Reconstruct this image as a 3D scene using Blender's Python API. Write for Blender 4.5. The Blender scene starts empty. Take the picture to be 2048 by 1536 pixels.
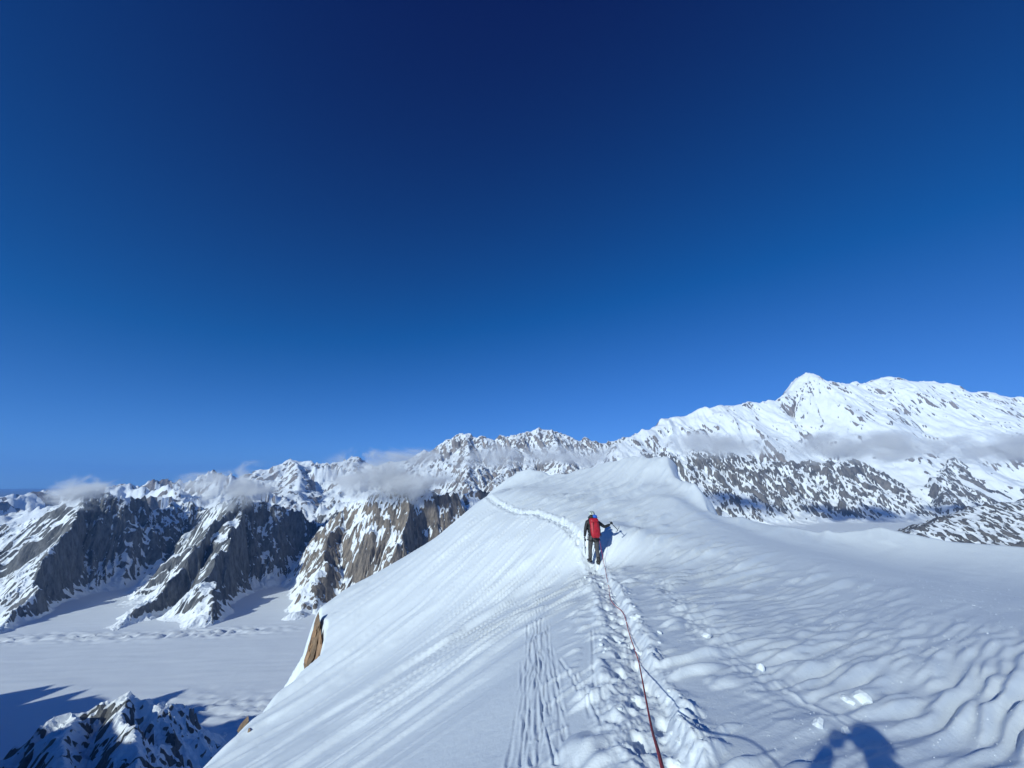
import bpy, bmesh, math, random
import numpy as np
from mathutils import Vector, Matrix

scene = bpy.context.scene
COL = scene.collection
# ------------------------------------------------------------------ camera, sky, sun, exposure
F, PITCH = 769.0, math.radians(14.5)            # focal length in pixels of the 2048 px photograph, tilt upwards
CP, SP = math.cos(PITCH), math.sin(PITCH)
SKY_CURVE = ((0.80, 0.95, 14.0), (0.56, 1.62, 30.0), (0.85, 2.75, 80.0))   # offset, gain, ceiling
SUN_AZ, SUN_EL = math.radians(35.5), math.radians(23.0)   # light travels towards +x +y, from behind on the left
cam_d = bpy.data.cameras.new('camera')
cam_d.sensor_width = 36.0
cam_d.lens = 36.0 * F / 2048.0
cam_d.clip_start, cam_d.clip_end = 0.02, 400000.0
cam = bpy.data.objects.new('camera', cam_d)
cam.rotation_euler = (math.radians(90) + PITCH, 0, 0)
COL.objects.link(cam)
scene.camera = cam

world = bpy.data.worlds.new('World')
scene.world = world
world.use_nodes = True
wn, wl = world.node_tree.nodes, world.node_tree.links
wn.clear()
sky = wn.new('ShaderNodeTexSky')
sky.sky_type = 'NISHITA'
sky.sun_disc = False
sky.sun_elevation = SUN_EL
sky.sun_rotation = math.radians(180) + SUN_AZ
sky.altitude = 3000.0
sky.air_density, sky.dust_density, sky.ozone_density = 1.0, 0.0, 4.0
# the camera's saturated rendering of the thin mountain air: a contrast per channel
sep = wn.new('ShaderNodeSeparateColor'); com = wn.new('ShaderNodeCombineColor')
wl.new(sky.outputs['Color'], sep.inputs['Color'])
for ch, (off, mul, cap) in zip(('Red', 'Green', 'Blue'), SKY_CURVE):
    pw = wn.new('ShaderNodeMath'); pw.operation = 'SUBTRACT'; pw.inputs[1].default_value = off
    mx = wn.new('ShaderNodeMath'); mx.operation = 'MAXIMUM'; mx.inputs[1].default_value = 0.0
    ml = wn.new('ShaderNodeMath'); ml.operation = 'MULTIPLY'; ml.inputs[1].default_value = mul
    wl.new(sep.outputs[ch], pw.inputs[0]); wl.new(pw.outputs[0], mx.inputs[0]); wl.new(mx.outputs[0], ml.inputs[0])
    ad = wn.new('ShaderNodeMath'); ad.operation = 'ADD'; ad.inputs[1].default_value = cap
    dv = wn.new('ShaderNodeMath'); dv.operation = 'DIVIDE'
    sc_ = wn.new('ShaderNodeMath'); sc_.operation = 'MULTIPLY'; sc_.inputs[1].default_value = cap
    wl.new(ml.outputs[0], ad.inputs[0]); wl.new(ml.outputs[0], dv.inputs[0]); wl.new(ad.outputs[0], dv.inputs[1])
    wl.new(dv.outputs[0], sc_.inputs[0]); wl.new(sc_.outputs[0], com.inputs[ch])
bg = wn.new('ShaderNodeBackground'); bg.inputs['Strength'].default_value = 0.05
wout = wn.new('ShaderNodeOutputWorld')
wl.new(com.outputs['Color'], bg.inputs['Color'])
wl.new(bg.outputs['Background'], wout.inputs['Surface'])

sun_d = bpy.data.lights.new('sun', 'SUN')
sun_d.energy, sun_d.angle, sun_d.color = 4.15, math.radians(0.53), (0.90, 0.985, 0.935)
sun = bpy.data.objects.new('sun', sun_d)
LIGHT = Vector((math.sin(SUN_AZ) * math.cos(SUN_EL), math.cos(SUN_AZ) * math.cos(SUN_EL), -math.sin(SUN_EL)))
sun.rotation_euler = LIGHT.to_track_quat('-Z', 'Y').to_euler()
COL.objects.link(sun)

scene.view_settings.view_transform = 'Standard'
scene.view_settings.look = 'None'
scene.view_settings.exposure = 0.0
scene.view_settings.gamma = 1.0
scene.view_settings.use_curve_mapping = False
scene.cycles.use_denoising = True
scene.cycles.max_bounces = 6
scene.cycles.diffuse_bounces = 3
scene.cycles.volume_bounces = 3
scene.cycles.volume_step_rate = 1.0
scene.cycles.volume_max_steps = 256

# ------------------------------------------------------------------ helpers
def ray(u, v):
    x, y = (u - 1024) / F, -(v - 768) / F
    return np.array([x / (CP - SP * y), 1.0, (SP + CP * y) / (CP - SP * y)])
def P(u, v, y):
    """world point seen at photo pixel (u, v) at y metres in front of the camera"""
    return ray(u, v) * y

def tag(o, label=None, cat=None, group=None, kind=None):
    if label: o['label'] = label
    if cat: o['category'] = cat
    if group: o['group'] = group
    if kind: o['kind'] = kind
    return o
def smooth(e0, e1, x):
    t = np.clip((x - e0) / (e1 - e0), 0, 1)
    return t * t * (3 - 2 * t)

_rs = np.random.RandomState(7)
_perm = _rs.permutation(4096).astype(np.int64)
_ga = _rs.rand(4096) * 2 * math.pi
_gx, _gy = np.cos(_ga).astype(np.float32), np.sin(_ga).astype(np.float32)
def perlin(x, y, seed=0):
    xi, yi = np.floor(x), np.floor(y)
    fx, fy = (x - xi).astype(np.float32), (y - yi).astype(np.float32)
    xi, yi = xi.astype(np.int64) + seed * 131, yi.astype(np.int64) + seed * 57
    h0, h1 = _perm[xi & 4095], _perm[(xi + 1) & 4095]
    a, b = _perm[(h0 + yi) & 4095], _perm[(h1 + yi) & 4095]
    c, d = _perm[(h0 + yi + 1) & 4095], _perm[(h1 + yi + 1) & 4095]
    u = fx * fx * fx * (fx * (fx * 6 - 15) + 10)
    v = fy * fy * fy * (fy * (fy * 6 - 15) + 10)
    n0 = _gx[a] * fx + _gy[a] * fy
    n1 = _gx[b] * (fx - 1) + _gy[b] * fy
    n2 = _gx[c] * fx + _gy[c] * (fy - 1)
    n3 = _gx[d] * (fx - 1) + _gy[d] * (fy - 1)
    p = n0 + u * (n1 - n0)
    q = n2 + u * (n3 - n2)
    return (p + v * (q - p)) * 1.5
def fbm(x, y, oct=4, gain=0.5, lac=2.03, seed=0):
    a, s, r = 1.0, 0.0, 0.0
    for i in range(oct):
        r = r + a * perlin(x, y, seed + i * 3)
        s += a; a *= gain; x = x * lac + 11.3; y = y * lac - 7.7
    return r / s
def ridged(x, y, oct=4, gain=0.5, lac=2.07, seed=0):
    a, s, r, w = 1.0, 0.0, 0.0, 1.0
    for i in range(oct):
        n = 1.0 - np.abs(perlin(x, y, seed + i * 3))
        n = n * n * w
        w = np.clip(n * 1.7, 0, 1)
        r = r + a * n
        s += a; a *= gain; x = x * lac + 5.1; y = y * lac + 9.2
    return r / s

def grid_mesh(name, X, Y, Z, mat, attrs=None, wrap=False, smooth_shade=True):
    """X, Y, Z: 2-D arrays (rows, columns) -> one mesh object"""
    n, m = X.shape
    co = np.stack([X, Y, Z], -1).reshape(-1, 3).astype(np.float32)
    idx = np.arange(n * m, dtype=np.int32).reshape(n, m)
    if wrap:
        nxt = np.roll(idx, -1, 1)
        q = np.stack([idx[:-1], nxt[:-1], nxt[1:], idx[1:]], -1).reshape(-1, 4)
    else:
        q = np.stack([idx[:-1, :-1], idx[:-1, 1:], idx[1:, 1:], idx[1:, :-1]], -1).reshape(-1, 4)
    me = bpy.data.meshes.new(name)
    me.vertices.add(n * m)
    me.vertices.foreach_set('co', co.ravel())
    me.loops.add(q.size)
    me.loops.foreach_set('vertex_index', q.ravel())
    me.polygons.add(len(q))
    me.polygons.foreach_set('loop_start', np.arange(0, q.size, 4, dtype=np.int32))
    me.polygons.foreach_set('use_smooth', np.full(len(q), smooth_shade, dtype=bool))
    for k, a in (attrs or {}).items():
        at = me.attributes.new(k, 'FLOAT', 'POINT')
        at.data.foreach_set('value', a.astype(np.float32).ravel())
    me.update(calc_edges=True)
    if mat: me.materials.append(mat)
    o = bpy.data.objects.new(name, me)
    COL.objects.link(o)
    return o

# ------------------------------------------------------------------ materials
def new_mat(name):
    m = bpy.data.materials.new(name)
    m.use_nodes = True
    n, l = m.node_tree.nodes, m.node_tree.links
    return m, n, l, n['Principled BSDF']
def nd(n, typ, **kw):
    o = n.new(typ)
    for k, v in kw.items():
        if k in o.inputs.keys(): o.inputs[k].default_value = v
        else: setattr(o, k, v)
    return o
def plain(name, col, rough=0.6, noise=None, metal=0.0, var=0.25, bump=0.0):
    """a base colour with slight mottling at the given noise scale"""
    m, n, l, b = new_mat(name)
    b.inputs['Roughness'].default_value = rough
    b.inputs['Metallic'].default_value = metal
    b.inputs['Base Color'].default_value = (*col, 1)
    if noise:
        t = nd(n, 'ShaderNodeTexCoord')
        x = nd(n, 'ShaderNodeTexNoise', Scale=noise, Detail=4.0)
        l.new(t.outputs['Object'], x.inputs['Vector'])
        r = nd(n, 'ShaderNodeValToRGB')
        r.color_ramp.elements[0].position, r.color_ramp.elements[1].position = 0.3, 0.7
        r.color_ramp.elements[0].color = (*[c * (1 - var) for c in col], 1)
        r.color_ramp.elements[1].color = (*[min(1, c * (1 + var)) for c in col], 1)
        l.new(x.outputs['Fac'], r.inputs['Fac'])
        l.new(r.outputs['Color'], b.inputs['Base Color'])
        if bump:
            k = nd(n, 'ShaderNodeBump', Strength=bump, Distance=0.01)
            l.new(x.outputs['Fac'], k.inputs['Height'])
            l.new(k.outputs['Normal'], b.inputs['Normal'])
    return m

def snow_material():
    m, n, l, b = new_mat('wind packed snow')
    b.inputs['Base Color'].default_value = (0.82, 0.87, 0.90, 1)
    b.inputs['Roughness'].default_value = 0.55
    b.inputs['Specular IOR Level'].default_value = 0.25
    t = nd(n, 'ShaderNodeTexCoord')
    a = nd(n, 'ShaderNodeTexNoise', Scale=60.0, Detail=5.0, Roughness=0.65)
    l.new(t.outputs['Object'], a.inputs['Vector'])
    c = nd(n, 'ShaderNodeTexNoise', Scale=9.0, Detail=6.0, Roughness=0.6)
    l.new(t.outputs['Object'], c.inputs['Vector'])
    s_ = nd(n, 'ShaderNodeMath', operation='MULTIPLY_ADD'); s_.inputs[1].default_value = 2.2
    l.new(c.outputs['Fac'], s_.inputs[0]); l.new(a.outputs['Fac'], s_.inputs[2])
    k = nd(n, 'ShaderNodeBump', Strength=0.35, Distance=0.012)
    l.new(s_.outputs[0], k.inputs['Height'])
    l.new(k.outputs['Normal'], b.inputs['Normal'])
    return m

def alpine_material(name, rock_a, rock_b, s, snow=(0.84, 0.87, 0.90), soft=0.10, bump=1.0):
    """snow over rock: the vertex attribute 'rock' says how steep and bare the ground is, noise of size s metres frays it"""
    m, n, l, b = new_mat(name)
    b.inputs['Roughness'].default_value = 0.8
    b.inputs['Specular IOR Level'].default_value = 0.1
    t = nd(n, 'ShaderNodeTexCoord')
    at = nd(n, 'ShaderNodeAttribute', attribute_name='rock')
    mp = nd(n, 'ShaderNodeMapping'); mp.inputs['Scale'].default_value = (1.0, 1.0, 0.45)
    l.new(t.outputs['Object'], mp.inputs['Vector'])
    n1 = nd(n, 'ShaderNodeTexNoise', Scale=1.0 / s, Detail=9.0, Roughness=0.72)
    l.new(mp.outputs['Vector'], n1.inputs['Vector'])
    ad = nd(n, 'ShaderNodeMath', operation='MULTIPLY_ADD'); ad.inputs[1].default_value = 1.9; 
    l.new(n1.outputs['Fac'], ad.inputs[0]); l.new(at.outputs['Fac'], ad.inputs[2])
    mr = nd(n, 'ShaderNodeMapRange'); mr.interpolation_type = 'SMOOTHSTEP'
    mr.inputs['From Min'].default_value = 0.95 - soft; mr.inputs['From Max'].default_value = 0.95 + soft
    l.new(ad.outputs[0], mr.inputs['Value'])
    mp2 = nd(n, 'ShaderNodeMapping'); mp2.inputs['Scale'].default_value = (1.0, 1.0, 0.22)
    l.new(t.outputs['Object'], mp2.inputs['Vector'])
    n2 = nd(n, 'ShaderNodeTexNoise', Scale=0.9 / s, Detail=9.0, Roughness=0.74)
    l.new(mp2.outputs['Vector'], n2.inputs['Vector'])
    r = nd(n, 'ShaderNodeValToRGB')
    r.color_ramp.elements[0].position, r.color_ramp.elements[1].position = 0.36, 0.62
    r.color_ramp.elements[0].color = (*rock_a, 1); r.color_ramp.elements[1].color = (*rock_b, 1)
    l.new(n2.outputs['Fac'], r.inputs['Fac'])
    mx = nd(n, 'ShaderNodeMix', data_type='RGBA')
    mx.inputs['A'].default_value = (*snow, 1)
    l.new(mr.outputs['Result'], mx.inputs['Factor'])
    l.new(r.outputs['Color'], mx.inputs['B'])
    l.new(mx.outputs['Result'], b.inputs['Base Color'])
    k = nd(n, 'ShaderNodeBump', Strength=bump, Distance=s * 0.6)
    hm = nd(n, 'ShaderNodeMath', operation='MULTIPLY')
    ra = nd(n, 'ShaderNodeMath', operation='MULTIPLY_ADD'); ra.inputs[1].default_value = 0.75; ra.inputs[2].default_value = 0.25
    l.new(mr.outputs['Result'], ra.inputs[0])
    l.new(n2.outputs['Fac'], hm.inputs[0]); l.new(ra.outputs[0], hm.inputs[1])
    l.new(hm.outputs[0], k.inputs['Height'])
    l.new(k.outputs['Normal'], b.inputs['Normal'])
    return m

MAT_SNOW = snow_material()
# ------------------------------------------------------------------ the snow ridge underfoot
# points (u, v, y) measured on the photograph with an estimated distance, and points off the picture (x, y, z)
CTRL_PX = [(1325,1536,2.9),(1265,1320,4.9),(1225,1200,8.5),(1205,1150,12.5),(1192,1132,14.6),(1130,1050,18),(1060,1025,22),(1000,1012,27),(975,992,31),
 (1000,1500,3.9),(700,1500,6.8),(420,1536,12),(560,1400,16),(850,1300,13.5),(1000,1150,17),(800,1150,24),(640,1212,24),(700,1175,26),(800,1120,29),(900,1055,32),(970,1000,35),
 (2048,1536,3.4),(1700,1536,2.9),(1700,1350,4.65),(2048,1300,5.8),(1700,1200,8.9),(1450,1200,8.6),(1450,1100,14.5),(1300,1100,14.5),(1222,1055,15.8),
 (2048,1095,17.5),(1900,1083,19),(1750,1055,21.5),(1600,1062,22),(1500,1040,21.5),(1415,1028,21),
 (1390,982,23.5),(1375,974,24.5),(1406,1002,22.6),(1345,965,26),(1330,925,30),(1300,918,31.5),(1270,915,33),(1200,930,35),(1150,943,36),(1100,949,37),(1060,940,38),(1020,955,38),(990,980,37),
 (1250,1000,22),(1150,980,28),(1300,970,26),(1350,1000,21),(1250,1050,17),(1080,975,32)]
CTRL_W = [(0,0,-1.62),(.6,1.5,-1.66),(0,-3,-1.6),(3,-3,-1.6),(-5,-3,-3.9),(6,0,-1.95),(-4,1,-3.4),(0,-12,-1.2),(9,-8,-1.9),(-8,-10,-5),(12,3,-2.2)]
_pts = np.array([P(*c) for c in CTRL_PX] + [np.array(c, float) for c in CTRL_W])
def _phi(r2): return 0.5 * r2 * np.log(r2 + 1e-9)
def _fit(p, lam=0.04):
    n = len(p)
    A = np.zeros((n + 3, n + 3))
    A[:n, :n] = _phi(((p[:, None, :2] - p[None, :, :2]) ** 2).sum(-1)) + lam * np.eye(n)
    A[:n, n] = 1; A[:n, n + 1:] = p[:, :2]; A[n:, :n] = A[:n, n:].T
    return np.linalg.solve(A, np.r_[p[:, 2], 0, 0, 0])
_w = _fit(_pts)
def ridge_base(x, y):
    z = _w[-3] + _w[-2] * x + _w[-1] * y
    for i in range(len(_pts)):
        z = z + _w[i] * _phi((x - _pts[i, 0]) ** 2 + (y - _pts[i, 1]) ** 2)
    return z

# outline of the crest in plan: (x, y, radius of the edge, steepness beyond it)
def _e(u, v, y, r, s): p = P(u, v, y); return (p[0], p[1], r, s)
EDGE = np.array([(16,-14,.8,2.5),(19,0,.8,2.5),(21,9,.6,2.5),_e(2048,1095,17.5,.5,2.5),_e(1900,1083,19,.5,2.5),_e(1750,1055,21.5,.5,2.5),
 _e(1600,1062,22,.4,2.5),_e(1500,1040,21.5,.3,2.5),_e(1417,1027,21,.25,3),_e(1411,1010,22,.2,4),_e(1402,988,23,.15,4),_e(1352,968,26,.15,4),_e(1338,948,28.5,.15,4),_e(1336,925,30.5,.15,4),
 _e(1300,918,31.8,.6,2.5),_e(1270,915,33,1,2),_e(1200,930,35,1,2),_e(1150,943,36,1,2),_e(1100,949,37,1,2),_e(1060,940,38,1,2),_e(1020,955,38,1,2),_e(990,980,37,1.5,1.6),_e(970,1000,35,1.5,1.6),
 _e(900,1055,32,2,1.6),_e(800,1120,29,2,1.6),_e(700,1175,26,1.5,1.7),_e(642,1213,24,.4,6),_e(641,1250,22.6,.12,12),_e(652,1297,21,.12,12),_e(636,1362,18.6,.12,12),_e(600,1364,17.8,.2,8),_e(560,1395,16.4,.5,3),_e(500,1440,14,1.2,1.8),_e(420,1536,12,2,1.7),(-9,7,2,1.7),(-10,0,2,1.7),(-11,-14,2,1.7)])
def edge_info(x, y):
    """distance outside the outline (0 inside), edge radius and steepness there, nearest outline point"""
    sh = x.shape; x, y = x.ravel(), y.ravel()
    best = np.full(x.shape, 1e18); R = np.zeros_like(x); S = np.zeros_like(x); nx = np.zeros_like(x); ny = np.zeros_like(x)
    ins = np.zeros(x.shape, bool)
    for i in range(len(EDGE)):
        a, b = EDGE[i], EDGE[(i + 1) % len(EDGE)]
        ex, ey = b[0] - a[0], b[1] - a[1]
        t = np.clip(((x - a[0]) * ex + (y - a[1]) * ey) / (ex * ex + ey * ey), 0, 1)
        px, py = a[0] + t * ex, a[1] + t * ey
        d = (x - px) ** 2 + (y - py) ** 2
        k = d < best
        best = np.where(k, d, best); nx = np.where(k, px, nx); ny = np.where(k, py, ny)
        R = np.where(k, a[2] + t * (b[2] - a[2]), R); S = np.where(k, a[3] + t * (b[3] - a[3]), S)
        c = ((a[1] > y) != (b[1] > y)) & (x < ex * (y - a[1]) / (ey if abs(ey) > 1e-9 else 1e-9) + a[0])
        ins ^= c
    d = np.where(ins, 0, np.sqrt(best))
    return [q.reshape(sh) for q in (d, R, S, nx, ny, np.sqrt(best))]

def poly_dist(x, y, pl):
    """distance to a plan polyline and arc length along it, signed side"""
    best = np.full(x.shape, 1e18); arc = np.zeros_like(x); side = np.zeros_like(x); acc = 0.0
    for a, b in zip(pl[:-1], pl[1:]):
        ex, ey = b[0] - a[0], b[1] - a[1]; L = math.hypot(ex, ey)
        t = np.clip(((x - a[0]) * ex + (y - a[1]) * ey) / (L * L), 0, 1)
        d = (x - a[0] - t * ex) ** 2 + (y - a[1] - t * ey) ** 2
        k = d < best
        best = np.where(k, d, best); arc = np.where(k, acc + t * L, arc)
        side = np.where(k, np.sign((x - a[0]) * ey - (y - a[1]) * ex), side)
        acc += L
    return np.sqrt(best), arc, side

def hit(u, v, y0=1.6, y1=60):
    r = ray(u, v); ys = np.geomspace(y0, y1, 3000)
    k = np.where(r[2] * ys < ridge_base(r[0] * ys, ys))[0]
    return r * ys[k[0]] if len(k) else r * y1
def plan(*uv): return [tuple(hit(*p)[:2]) for p in uv]
TRAIL_PX = [(1335,1560),(1318,1500),(1298,1430),(1278,1370),(1262,1320),(1244,1270),(1232,1225),(1215,1185),(1200,1150),(1188,1128),(1172,1100),(1150,1070),(1128,1050),(1100,1038),(1068,1026),(1040,1028),(1015,1018),(992,1006),(975,994)]
TRAIL = [(0.15, -6.0), (0.3, -3.0), (0.45, 0.0), (0.7, 1.6)] + plan(*TRAIL_PX)
random.seed(5)
GROOVES = []   # marks left by the dragging rope
for k in range(34):
    a, b, j = random.uniform(1015, 1150), random.gauss(1075, 13), random.uniform(-14, 14)
    v0, v1 = random.choice([1536, 1536, 1530, 1480, 1420]), random.uniform(1190, 1330)
    a = b + (a - 1080) * (v0 - 1180) / 356.0
    GROOVES.append((plan((a, v0), ((a + b) / 2 + j, (v0 + v1) / 2), (b, v1)), random.uniform(.008, .014), random.uniform(.005, .011)))
for pp in [((1190,1420),(1187,1330),(1184,1260)), ((1196,1480),(1170,1400),(1120,1320)), ((1230,1500),(1200,1440),(1150,1350)), ((1408,1440),(1388,1415)), ((1356,1352),(1330,1322),(1300,1296)),
           ((1072,1200),(1076,1120),(1080,1060)), ((1082,1190),(1082,1110)), ((1068,1180),(1073,1090)), ((1205,1400),(1198,1360)), ((1215,1410),(1206,1370))]:
    GROOVES.append((plan(*pp), .013, .012))
SIDE_TRACK = plan((1640,1420),(1500,1340),(1420,1275),(1370,1215),(1335,1180),(1310,1160))   # old, wind-filled steps on the right

def ridge_height(X, Y):
    d, R, S, nx, ny, de = edge_info(X, Y)
    k = np.where(d > 2.0, 2.0 / np.maximum(d, 1e-6), 1.0)
    bx, by = nx + (X - nx) * k, ny + (Y - ny) * k
    outside = d > 0
    z = ridge_base(np.where(outside, bx, X), np.where(outside, by, Y))
    z = z - S * (np.sqrt(d * d + R * R) - R) - 0.8 * np.maximum(d - 60, 0) * 0
    far = smooth(3, 40, d)
    z = z + far * fbm(X / 45.0, Y / 45.0, 5, seed=40) * np.minimum(d * 0.5, 90)
    # --- wind forms: q runs across the streaks, s along them
    tg = 0.52 + 0.026 * np.clip(Y, -5, 45)
    q = (X - np.log(tg) / 0.026) * 0.5
    s = X * 0.75 + Y * 0.66
    near = smooth(2.0, 0.0, d)
    rd, ra, rside = poly_dist(X, Y, TRAIL)
    rside = rside * 1.0
    right = smooth(0.2, 2.5, rd * rside)                     # right of the trail
    left = smooth(0.2, 2.5, -rd * rside) * (0.25 + 0.75 * smooth(4, 10, np.hypot(X, Y)))
    rr = np.sqrt(X * X + Y * Y)
    warp = fbm(X / 1.7, Y / 1.7, 3, seed=3)
    # broad drifts on the left face
    z = z + near * left * 0.28 * fbm(q / 1.7 + 0.15 * warp, s / 22.0, 3, seed=21)
    st = perlin(q / 0.6 + .25 * warp, s / 9.0, 22)
    z = z + near * left * 0.26 * np.maximum(st - 0.12, 0)
    st = perlin(q / 0.17 + .35 * warp, s / 4.5, 25)
    mask = smooth(0.0, 0.5, fbm(X / 4.0, Y / 4.0, 2, seed=61) + 0.25)
    z = z + near * left * mask * 0.12 * np.maximum(st - 0.2, 0)
    # short scoured flakes near the climber, on both sides of the trail
    mid = smooth(6, 11, Y) * smooth(34, 24, Y)
    st = perlin(q / 0.095 + .3 * warp, s / 1.5, 27)
    z = z + near * mid * smooth(7, 2.5, rd) * 0.17 * np.maximum(st - 0.16, 0)
    st = perlin(q / 0.21 + .2 * warp, s / 4.0, 29)
    z = z + near * mid * right * smooth(8.5, 4.5, rd - 0.25 * np.maximum(Y - 16, 0)) * 0.20 * np.maximum(st - 0.1, 0)
    # sastrugi on the right: rounded ripples, steeper on the side towards the camera
    w3 = fbm(X / 2.2, Y / 2.2, 3, seed=35)
    rip = smooth(12.0, 6.0, rr + 2.0 * w3) * smooth(0.35, 1.3, rd * rside)
    w2 = fbm(X / 0.9, Y / 0.9, 3, seed=33)
    a0 = perlin(q / 0.24 + .30 * w3, s / 2.6, 39)
    a1 = perlin(q / 0.088 + .75 * w3 + .4 * a0, s / 0.95, 31)
    a2 = perlin(q / 0.05 + .8 * w3, s / 0.45, 34)
    bigm = smooth(-0.35, 0.35, perlin(X / 2.3, Y / 2.3, 36))
    z = z + near * rip * (0.42 + 0.58 * smooth(3.8, 7.0, rr)) * (0.055 * a0 + (0.35 + 0.65 * bigm) * 0.085 * (np.abs(a1) ** 0.8 * np.sign(a1)) + 0.026 * a2 * smooth(-.4, .2, a1))
    z = z + near * right * smooth(4, 9, rr) * 0.06 * fbm(q / 1.3 + .4 * warp, s / 7.0, 3, seed=38)
    # flutes below the crest and the rolled rim of the cornice
    z = z + near * right * smooth(18, 24, Y) * 0.40 * (ridged(q / 1.05 + .10 * warp, s / 17.0, 2, seed=41) - 0.5)
    z = z + 0.32 * np.exp(-(de / 0.65) ** 2) * smooth(0.3, 0.16, R) * near * (X > 5)
    # --- old steps filled by wind
    sd, sa, _ = poly_dist(X, Y, SIDE_TRACK)
    z = z + near * smooth(0.38, 0.05, sd) * (0.034 * ridged(X / 0.28, Y / 0.28, 3, seed=44) - 0.022)
    # --- the trodden trail
    wob = 0.10 * perlin(ra / 0.8, ra * 0, 51)
    t = rd * rside + wob
    ta = np.abs(t)
    step = np.sin(ra * 2 * math.pi / 0.62 + 2.2 * perlin(ra / 1.5, ra * 0 + 3.3, 53))
    cut = smooth(-0.28, 0.08, t) * smooth(0.24, 0.10, t)      # floor dips to a steep bank on the right
    ph_ = ra / 0.34 + 0.35 * perlin(ra / 1.1, ra * 0 + 5.1, 54)
    la = (ph_ - np.floor(ph_) - 0.5) * 0.34
    sg = np.where(np.floor(ph_) % 2 == 0, 1.0, -1.0)
    foot = smooth(1.25, 0.75, np.sqrt((la / 0.135) ** 2 + ((t + 0.02 - 0.085 * sg) / 0.06) ** 2))
    lump = ridged(X / 0.24, Y / 0.24, 4, gain=0.6, seed=55)
    lump2 = ridged(X / 0.10 + w2, Y / 0.10, 3, seed=57)
    bank = np.exp(-((t - 0.27) / 0.10) ** 2)
    lip = np.exp(-((t + 0.30) / 0.09) ** 2) * smooth(-0.1, 0.4, perlin(X / .3, Y / .3, 56))
    churn = smooth(0.45, 0.12, ta + 0.2 * perlin(X / .5, Y / .5, 58))
    z = z + near * (-0.08 * cut - 0.06 * foot + 0.085 * bank * (0.1 + lump) * smooth(-.5, .4, perlin(X / .55, Y / .55, 67)) + 0.05 * lip + churn * (0.045 * (lump - 0.35) + 0.026 * (lump2 - .4)))
    # thrown-out fans of snow lying along the streaks right of the trail
    fan = smooth(1.35, 0.45, t) * smooth(0.15, 0.45, t)
    st = perlin(q / 0.17 + .4 * w2, s / 0.8, 59)
    z = z + near * fan * smooth(16, 10, Y) * 0.19 * np.maximum(st - 0.12, 0)
    fan = smooth(1.1, 0.4, -t) * smooth(0.15, 0.45, -t)
    st = perlin(q / 0.14 + .6 * w2, s / 0.4, 63)
    z = z + near * fan * smooth(16, 10, Y) * 0.09 * np.maximum(st - 0.05, 0)
    # --- grooves of the rope
    for pl, wd, dp in GROOVES:
        pa = np.array(pl)
        m = (X > pa[:, 0].min() - .3) & (X < pa[:, 0].max() + .3) & (Y > pa[:, 1].min() - .3) & (Y < pa[:, 1].max() + .3)
        if m.any():
            gd, ga, _ = poly_dist(X[m], Y[m], pl)
            gd = gd + 0.02 * perlin(ga / 0.5, ga * 0 + dp * 999, 65)
            br = smooth(-0.5, 0.1, perlin(ga / 0.7, ga * 0 + wd * 777, 66))
            z[m] += br * (-dp * np.exp(-(gd / wd) ** 2) + 0.45 * dp * np.exp(-((np.abs(gd) - 2.2 * wd) / wd) ** 2))
    return z

def build_ridge():
    A = np.radians(np.r_[np.linspace(-56, 56, 840), np.linspace(56, 304, 130)[1:-1]])
    r = np.r_[np.geomspace(0.25, 1.9, 24)[:-1], np.geomspace(1.9, 46, 520)[:-1], np.geomspace(46, 900, 60)]
    RR, AA = np.meshgrid(r, A, indexing='ij')
    X, Y = RR * np.sin(AA), RR * np.cos(AA)
    Z = ridge_height(X, Y)
    Z = np.maximum(Z, -1012.0 - RR * 0.01)
    # the cornice hangs over: below the lip the snow first bulges out, then draws back under
    d, R, S, nx, ny, de = edge_info(X, Y)
    lipm = (d > 0) & (d < 3) & (R < 0.24) & (nx > 5)
    h = S * (np.sqrt(d * d + R * R) - R)
    dn = 0.25 * d + 0.55 * np.sin(math.pi * np.clip(h / 1.7, 0, 1)) * smooth(0.24, 0.18, R)
    ux, uy = (X - nx) / np.maximum(d, 1e-6), (Y - ny) / np.maximum(d, 1e-6)
    w = smooth(3.0, 1.5, d)
    X = np.where(lipm, X + (nx + ux * dn - X) * w, X)
    Y = np.where(lipm, Y + (ny + uy * dn - Y) * w, Y)
    # the sheet runs outwards, so reverse the columns to make its faces look up
    return grid_mesh('snow_ridge', X[:, ::-1], Y[:, ::-1], Z[:, ::-1], MAT_SNOW, wrap=True), None
ridge_obj, _ = build_ridge()
tag(ridge_obj, 'steep wind streaked snow ridge with a trodden trail in the foreground', 'snow ridge', kind='structure')
# ------------------------------------------------------------------ mountains
ROCK_COLD = alpine_material('dark granite under snow', (0.065, 0.07, 0.076), (0.235, 0.232, 0.228), 34.0)
ROCK_WARM = alpine_material('brown granite under snow', (0.08, 0.074, 0.07), (0.32, 0.265, 0.215), 34.0)
ROCK_FAR = alpine_material('pale rock under snow', (0.17, 0.155, 0.145), (0.38, 0.33, 0.30), 150.0)
ROCK_MID = alpine_material('grey rock under snow', (0.09, 0.09, 0.09), (0.25, 0.23, 0.215), 70.0)

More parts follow.
